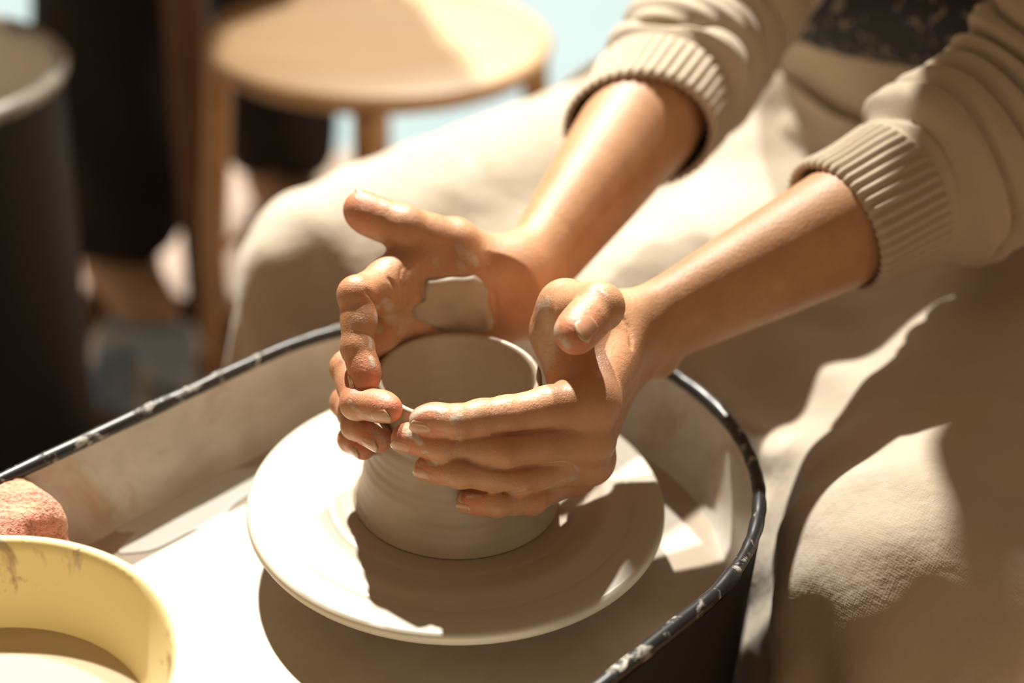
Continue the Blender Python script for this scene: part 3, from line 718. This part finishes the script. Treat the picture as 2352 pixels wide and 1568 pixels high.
# hair, tied back
def hair_field(P):
    b = cone(P, HEAD+V([.02, .02, .025]), HEAD+V([.045, .05, -.03]), .094, .082)
    cut = (P-(HEAD+FWD*.045+V([0, 0, .02])).astype(np.float32))@(FWD*.8-V([0, 0, .45])).astype(np.float32)
    d = smax(b, cut, .012); d = smin(d, ball(P, HEAD-FWD*.12+V([0, 0, .02]), .045), .02)
    return d+.002*np.sin(P[:, 0]*160+P[:, 2]*60)
v_, q_ = extract(hair_field, HEAD-.25, HEAD+.25, .007)
hair = link('hair', npmesh('hair', v_, q_), simple_noise_mat('dark_hair', (.03, .018, .010), (.06, .035, .02), 60, .5), person)

# ------------------------------------------------------------------ linen apron: cloth settled over the legs
CAPS = []
for hp, kn, an in ((HPR, KR, AR), (HPL, KL, AL_)):
    CAPS += [(hp, kn, .086, .068), (kn, an, .068, .050), (hp+V([.03, .04, 0]), hp, .1, .086)]
CAPS += [(PEL+V([0, 0, -.02]), CHE, .150, .150), ((HPR+HPL)/2+V([0, 0, -.03]), KR*.6+KL*.3+(HPR+HPL)*.05+V([.03, .06, -.03]), .090, .055)]
def collide(X, Xp, thick=.005, mu=.88):
    for a, b, ra, rb in CAPS:
        ab = b-a; h = np.clip(((X-a)@ab)/(ab@ab), 0, 1); off = X-a-h[:, None]*ab; l = np.linalg.norm(off, axis=1)+1e-9
        pen = ra+(rb-ra)*h+thick-l; k = pen > 0
        if k.any():
            n_ = off[k]/l[k][:, None]; X[k] += n_*pen[k][:, None]
            dv = X[k]-Xp[k]; tv = dv-n_*(dv*n_).sum(1)[:, None]; X[k] -= tv*mu
    # the wheel stands in the way
    a = X@EA; b = X@NA; Rw = PR+.010
    q = np.stack([np.minimum(a, 0)*0+np.maximum(a, 0), b], 1); l = np.linalg.norm(q, axis=1)+1e-9
    k = (X[:, 2] < RIMZ+.004) & (l < Rw) & (a > -PL)
    if k.any():
        push = (Rw-l[k])/l[k]; X[k] += EA*(q[k, 0]*push)[:, None]+NA*(q[k, 1]*push)[:, None]
    low = X[:, 2] < FLOOR+.01; X[low, 2] = FLOOR+.01
    return X
def drape(hip, knee, out, u_len, v_in, v_out, sp, steps, seed, lift):
    d = nrm((knee-hip)*V([1, 1, 0])); nu = int(u_len/sp)+1; nv = int((v_in+v_out)/sp)+1
    U, W_ = np.meshgrid(np.arange(nu)*sp, -v_in+np.arange(nv)*sp, indexing='ij')
    rng = np.random.RandomState(seed)
    X = hip+d*(U.ravel()+.10)[:, None]+out*W_.ravel()[:, None]+V([0, 0, 1])*(lift-.9*np.maximum(0, W_.ravel()-.06)*np.exp(-(U.ravel()/.10))-.03)[:, None]+rng.randn(nu*nv, 3)*.0015
    pin = np.arange(nv); X0 = X.copy(); Xp = X.copy(); id_ = np.arange(nu*nv).reshape(nu, nv)
    cons = []
    def add(A, B, L, k):
        cons.append((A.ravel(), B.ravel(), L, k))
    for par in (0, 1):
        add(id_[par:-1:2, :], id_[par+1::2, :], sp*1.06, 1.); add(id_[:, par:-1:2], id_[:, par+1::2], sp*1.09, 1.)
        add(id_[par:-1:2, :-1], id_[par+1::2, 1:], sp*1.075*2**.5, .5); add(id_[par:-1:2, 1:], id_[par+1::2, :-1], sp*1.075*2**.5, .5)
    for par in range(4):
        add(id_[par:-2:4, :], id_[par+2::4, :], 2.15*sp, .02); add(id_[:, par:-2:4], id_[:, par+2::4], 2.15*sp, .02)
    fixed = []
    for A, B, L, k in cons:
        m_ = min(len(A), len(B)); fixed.append((A[:m_], B[:m_], L, k))
    cons = []
    for par_A, par_B, L, k in fixed: cons.append((par_A, par_B, L, k))
    dt2 = (1/60)**2
    for it in range(steps):
        vel = (X-Xp)*.975; np.clip(vel, -.012, .012, out=vel); Xp = X.copy(); X = X+vel+V([0, 0, -9.8*dt2*.6])
        for kk in range(18):
            for A, B, L, k in cons:
                dl = X[B]-X[A]; l = np.sqrt((dl*dl).sum(1))+1e-9; c_ = dl*((l-L)/l*.5*k)[:, None]
                X[A] += c_; X[B] -= c_
            X[pin] = X0[pin]
            if kk % 3 == 2: X = collide(X, Xp)
    return X, nu, nv, np.stack([U.ravel(), W_.ravel()], 1)
linen = mat('linen', (.56, .49, .38), .85); t = NT(linen)
n_ = t.noise(9, 5, .6); r_ = t.ramp(n_, 'Fac', [(.32, (.47, .395, .30)), (.68, (.55, .475, .37))])
n2_ = t.noise(16, 6, .65, .6); r2_ = t.ramp(n2_, 'Fac', [(.60, BLK), (.72, (.55,)*3)])
x_ = t.mix((r2_, 'Color'), (r_, 'Color'), (.60, .57, .50)); t.setcol(x_)
uvn = t.n('ShaderNodeTexCoord'); mx_ = t.n('ShaderNodeMath', operation='ADD')
for k_, dr in enumerate('XY'):
    wv = t.n('ShaderNodeTexWave', wave_type='BANDS', bands_direction=dr); wv.inputs['Scale'].default_value = 300; wv.inputs['Distortion'].default_value = 1.2; wv.inputs['Detail'].default_value = 2
    t.l(uvn, 'UV', wv, 'Vector'); t.l(wv, 'Fac', mx_, k_)
n3_ = t.noise(38, 5, .6); b_ = t.bump(mx_, 0, .08, .0003); b_ = t.bump(n3_, 'Fac', .5, .004, b_); t.setbump(b_)
t.b.inputs['Sheen Weight'].default_value = .2
apron = None
for hp, kn, outd, args in ((HPR, KR, -NA, (.80, .31, .27, .0125, 75, 5, .12)), (HPL, KL, NA, (.80, .33, .27, .0125, 75, 6, .12))):
    X, nu, nv, uv = drape(hp, kn, outd, *args)
    q = grid_faces(nu, nv); q = q[:, ::-1] if outd is not NA else q
    # soft wrinkles pushed along the cloth normal
    G = X.reshape(nu, nv, 3); du = np.gradient(G, axis=0); dv = np.gradient(G, axis=1); nn = np.cross(du, dv); nn /= np.linalg.norm(nn, axis=2)[..., None]+1e-9
    if (nn*V([0, 0, 1])).sum() < 0: nn = -nn
    U2 = uv[:, 0].reshape(nu, nv); W2 = uv[:, 1].reshape(nu, nv)
    wr = .0035*np.sin(2*math.pi*(W2/.058+.35*np.sin(U2*17+1)+.15*np.sin(U2*41)))*smoothstep(.22, .40, U2)
    wr += .0022*np.sin(2*math.pi*(U2/.047+.55*W2/.05+.3*np.sin(W2*31)))*(.5+.5*np.sin(U2*23+W2*19))
    wr += .0013*np.sin(2*math.pi*(U2/.026-.4*W2/.03+.4*np.sin(W2*47+U2*20)))*(.5+.5*np.sin(U2*35-W2*29+2))
    wr[:2] = 0; X = (G+nn*wr[..., None]).reshape(-1, 3)
    me = npmesh('apron_panel', X, q); add_uv(me, uv)
    o = link('apron_panel', me, linen, person)
    md = o.modifiers.new('sub', 'SUBSURF'); md.levels = 1; md.render_levels = 2
    md = o.modifiers.new('thick', 'SOLIDIFY'); md.thickness = .0016; md.offset = 0

# dark patterned sash round the waist
mb_ = mat('sash', (.02, .02, .024), .8); t = NT(mb_)
vo = t.n('ShaderNodeTexVoronoi'); vo.inputs['Scale'].default_value = 38; cc = t.n('ShaderNodeTexCoord'); nz = t.noise(60, 4, .6, 1.5)
t.l(cc, 'Object', vo, 'Vector'); r = t.ramp(nz, 'Fac', [(.56, BLK), (.63, WHT)]); x = t.mix((r, 'Color'), (.018, .019, .024), (.30, .24, .18)); t.setcol(x)
n_s = 72; org = []; dr = []
for zz in (.112, .122, .14, .160, .170):
    for k in range(n_s):
        a = 2*math.pi*k/n_s; dd = V([math.cos(a), math.sin(a), 0]); c = PEL*.6+CHE*.4; c = V([c[0], c[1], zz+.02*math.sin(a+2.6)]); org.append(c+dd*.40); dr.append(-dd)
hits = march_many(torso_field, org, dr, 0, .39, 160)
rows = [[(hits[i*n_s+k] if hits[i*n_s+k] is not None else org[i*n_s+k]+dr[i*n_s+k]*.24)-dr[i*n_s+k]*(.002 if i in (0, 4) else .006) for k in range(n_s)] for i in range(5)]
o = mesh('sash', np.array(rows).reshape(-1, 3), grid_faces(5, n_s, False, True)[:, ::-1], mb_, person); o['label'] = 'dark sash with a pale leafy pattern'

# ================================================================== BACKGROUND
wood = mat('pale_wood', (.58, .38, .20), .42); t = NT(wood)
n = t.noise(5, 5, .6, .4, 'Object', (1, 9, 9)); r = t.ramp(n, 'Fac', [(.3, (.52, .33, .165)), (.7, (.64, .43, .235))]); t.t.links.new(r.outputs['Color'], t.b.inputs['Base Color'])
stool = empty('wooden_stool', (-.132, .945, FLOOR)); tag(stool, 'round pale wooden stool standing behind the potter knee', 'stool')
H = .44; prof = [(0, H-.030), (.150, H-.030), (.178, H-.024), (.188, H-.014), (.190, H-.008), (.186, H-.002), (.178, H), (.1, H-.001), (0, H-.0015)]
vv, ff = lathe(prof, 96); mesh('seat', vv, ff, wood, stool)
for k in range(4):
    a = math.radians((188, 272, 8, 96)[k]); c, s_ = math.cos(a), math.sin(a)
    vv, ff = tube([(c*r_, s_*r_, z) for r_, z in ((.212, .0), (.211, .02), (.190, .22), (.172, H-.024))], [.011, .0125, .0155, .0155], 20); mesh('leg', vv, ff, wood, stool)
ring_z = .15
vv, ff = tube([(.196*math.cos(a), .196*math.sin(a), ring_z) for a in np.linspace(0, 2*math.pi, 65)], [.007]*65, 10, False); mesh('stretcher', vv, ff, wood, stool)

dk = simple_noise_mat('dark_wood', (.10, .055, .028), (.15, .085, .045), 12, .6)
pp = CAM+ray(432, 100)*((1.06-CAM[1])/ray(432, 100)[1])
post = empty('wooden_post', (pp[0], 1.06, FLOOR)); tag(post, 'dark brown wooden post beside the round stool', 'post')
vv, ff = tube([(0, 0, z) for z in (.03, .06, .5, .85, .86)], [.028, .027, .026, .026, .02], 20); mesh('pole', vv, ff, dk, post)
vv, ff = lathe([(0, 0), (.05, 0), (.055, .006), (.05, .018), (.035, .028), (.029, .035), (0, .035)], 48); mesh('foot', vv, ff, dk, post)

# second wheel: round black tub on the left
tub = empty('clay_tub', (-.520, .578, FLOOR)); tag(tub, 'tall black tub with clay-smeared rim and pale inside', 'tub')
HT = .52; Rr = .150
vv, ff = lathe([(0, .001), (.128, .001), (.132, .006), (.140, HT*.5), (Rr-.002, HT-.006)], 72); mesh('body', vv, ff, mhouse, tub)
mtr = spotted_mat('tub_rim', (.24, .23, .22), (.45, .42, .38), 40, .42, .55, .5, .8)
vv, ff = lathe([(Rr-.005, HT-.010), (Rr+.002, HT-.008), (Rr+.004, HT-.002), (Rr+.001, HT+.003), (Rr-.006, HT+.003), (Rr-.009, HT-.004), (Rr-.009, HT-.010)], 72, True); mesh('rim', vv, ff, mtr, tub)
mti = simple_noise_mat('tub_inside', (.50, .44, .35), (.58, .53, .45), 10, .5)
vv, ff = lathe([(Rr-.007, HT-.006), (Rr-.010, HT-.05), (Rr-.012, HT-.10), (0, HT-.11)], 72); mesh('liner', vv, ff, mti, tub)
def lump_field(c, r, seed):
    rng = np.random.RandomState(seed); cs = [(c+rng.randn(3)*r*.35*V([1, 1, .5]), r*(.5+.4*rng.rand())) for _ in range(6)]
    def f(P):
        d = None
        for p, q in cs:
            e = ball(P, p, q); d = e if d is None else smin(d, e, r*.3)
        return d+.003*np.sin(P[:, 0]*70+seed)*np.sin(P[:, 1]*80)*np.sin(P[:, 2]*75)
    return f
c_ = V([-.535, .555, -.075]); v_, q_ = extract(lump_field(c_, .060, 5), c_-.12, c_+.12, .004)
o = link('clay_lump', npmesh('clay_lump', v_, q_), simple_noise_mat('pale_clay', (.62, .58, .50), (.70, .66, .58), 20, .6)); tag(o, 'lump of pale clay inside the black tub', 'clay')

# bystander in black trousers behind the stool
B1, B2 = onz(285, 670, FLOOR), onz(655, 490, FLOOR); BH = (B1+B2)/2+V([.0, .02, .86])
sdir = nrm([.62, .60, 0]); bf = nrm([.45, -.85, 0])
H1, H2 = BH-sdir*.09, BH+sdir*.09; BS = BH+V([0, 0, .50])
def by_body(P):
    d = cone(P, BH, BS, .12, .13, bf, .75)
    d = smin(d, cone(P, BS-sdir*.16, BS+sdir*.16, .05, .05), .04); d = smin(d, cone(P, BS, BS+bf*.02+V([0, 0, .13]), .05, .045), .03)
    hd = cone(P, BS+bf*.03+V([0, 0, .24]), BS+bf*.05+V([0, 0, .19]), .085, .068)
    hd = smin(hd, ball(P, BS+bf*.135+V([0, 0, .20]), .016), .015); d = smin(d, hd, .015)
    for sg in (-1, 1):
        s0 = BS+sdir*(.18*sg); e0 = s0+V([0, 0, -.27])+sdir*(.03*sg)-bf*.02; w0 = e0+V([0, 0, -.22])+bf*.09
        d = smin(d, cone(P, s0, e0, .045, .037), .03); d = smin(d, cone(P, e0, w0, .036, .026), .01)
        d = smin(d, cone(P, w0, w0+V([0, 0, -.10])+bf*.03, .026, .018, sdir, .7), .015)
    for b_, h_ in ((B1, H1), (B2, H2)):
        d = smin(d, cone(P, h_, b_+V([0, 0, .08]), .075, .038), .03); d = smin(d, cone(P, b_+V([0, 0, .035])-bf*.03, b_+V([0, 0, .03])+bf*.13, .032, .028), .02)
    return d
v_, q_ = extract(by_body, V([-.95, .85, FLOOR]), V([.1, 1.95, 1.25]), .012); v_ = relax(v_, q_, 2); v_[:, 2] = np.maximum(v_[:, 2], FLOOR)
by = link('person', npmesh('person', v_, q_), mat('skin_plain', (.55, .32, .20), .5)); tag(by, 'standing bystander in wide black trousers behind the stool', 'person')
def trousers(P):
    d = cone(P, BH+V([0, 0, .08]), BH-V([0, 0, .02]), .150, .155, bf, .8)
    for b_, h_, r_ in ((B1, H1, .088), (B2, H2, .078)):
        q = cone(P, h_, b_+V([.0, 0, .10]), .105, r_); d = smin(d, np.maximum(q, (b_[2]+.085)-P[:, 2]), .04)
    return np.maximum(d, P[:, 2]-(BH[2]+.12))+.006*np.sin(P[:, 2]*26+P[:, 0]*20)*np.sin(P[:, 0]*40+P[:, 1]*30)
v_, q_ = extract(trousers, V([-.95, .85, FLOOR+.02]), V([.1, 1.95, .6]), .010)
link('trousers', npmesh('trousers', v_, q_), simple_noise_mat('black_cloth', (.008, .008, .009), (.014, .014, .015), 40, .9), by)
def shirt(P):
    d = cone(P, BH+V([0, 0, .02]), BS, .150, .150, bf, .8); d = smin(d, cone(P, BS-sdir*.17, BS+sdir*.17, .065, .065), .04)
    for sg in (-1, 1):
        s0 = BS+sdir*(.18*sg); e0 = s0+V([0, 0, -.27])+sdir*(.03*sg)-bf*.02; d = smin(d, cone(P, s0, s0*.3+e0*.7, .058, .050), .03)
    return np.maximum(d, P[:, 2]-(BS[2]+.06))
v_, q_ = extract(shirt, V([-.95, .85, .2]), V([.1, 1.95, 1.1]), .012)
link('shirt', npmesh('shirt', v_, q_), simple_noise_mat('black_shirt', (.012, .012, .013), (.02, .02, .02), 40, .9), by)
mshoe = simple_noise_mat('tan_leather', (.45, .30, .19), (.52, .36, .24), 20, .6)
for b_ in (B1, B2):
    def shoe(P):
        d = cone(P, b_+V([0, 0, .045])-bf*.035, b_+V([0, 0, .036])+bf*.135, .047, .040); d = smin(d, cone(P, b_+V([0, 0, .05]), b_+V([0, 0, .09]), .048, .046), .02)
        return np.maximum(d, FLOOR+.001-P[:, 2])
    v_, q_ = extract(shoe, b_-V([.25, .25, .01]), b_+V([.25, .25, .18]), .006); link('shoe', npmesh('shoe', v_, q_), mshoe, by)
v_, q_ = extract(lambda P: smax(cone(P, BS+bf*.01+V([0, 0, .255]), BS-bf*.02+V([0, 0, .20]), .098, .088), (P-(BS+bf*.085+V([0, 0, .22])).astype(np.float32))@bf.astype(np.float32), .01), BS-V([.2, .2, .0]), BS+V([.2, .2, .42]), .01)
link('hair', npmesh('hair', v_, q_), mat('black_hair', (.02, .014, .01), .5), by)

# crumpled blue bag on the floor
c_ = onz(305, 850, -.46); c_[2] = FLOOR+.06
def bag(P):
    d = ball(P, c_, .062, V([0, 0, 1.]), .95); d = smin(d, ball(P, c_+V([.035, .02, .01]), .04), .03)
    d = d+.010*np.sin(P[:, 0]*55+2*np.sin(P[:, 2]*40))*np.sin(P[:, 1]*48+P[:, 2]*30)+.004*np.abs(np.sin(P[:, 0]*120+P[:, 2]*90))
    return np.maximum(d, FLOOR+.001-P[:, 2])
v_, q_ = extract(bag, c_-.15, c_+.15, .004)
mbag = mat('blue_plastic', (.22, .36, .52), .35); t = NT(mbag); n = t.noise(14, 4, .6, .6); r = t.ramp(n, 'Fac', [(.45, (.24, .36, .50)), (.58, (.68, .70, .70))]); t.t.links.new(r.outputs['Color'], t.b.inputs['Base Color'])
o = link('plastic_bag', npmesh('plastic_bag', v_, q_), mbag); tag(o, 'crumpled blue and white bag on the floor beside the black tub', 'bag')
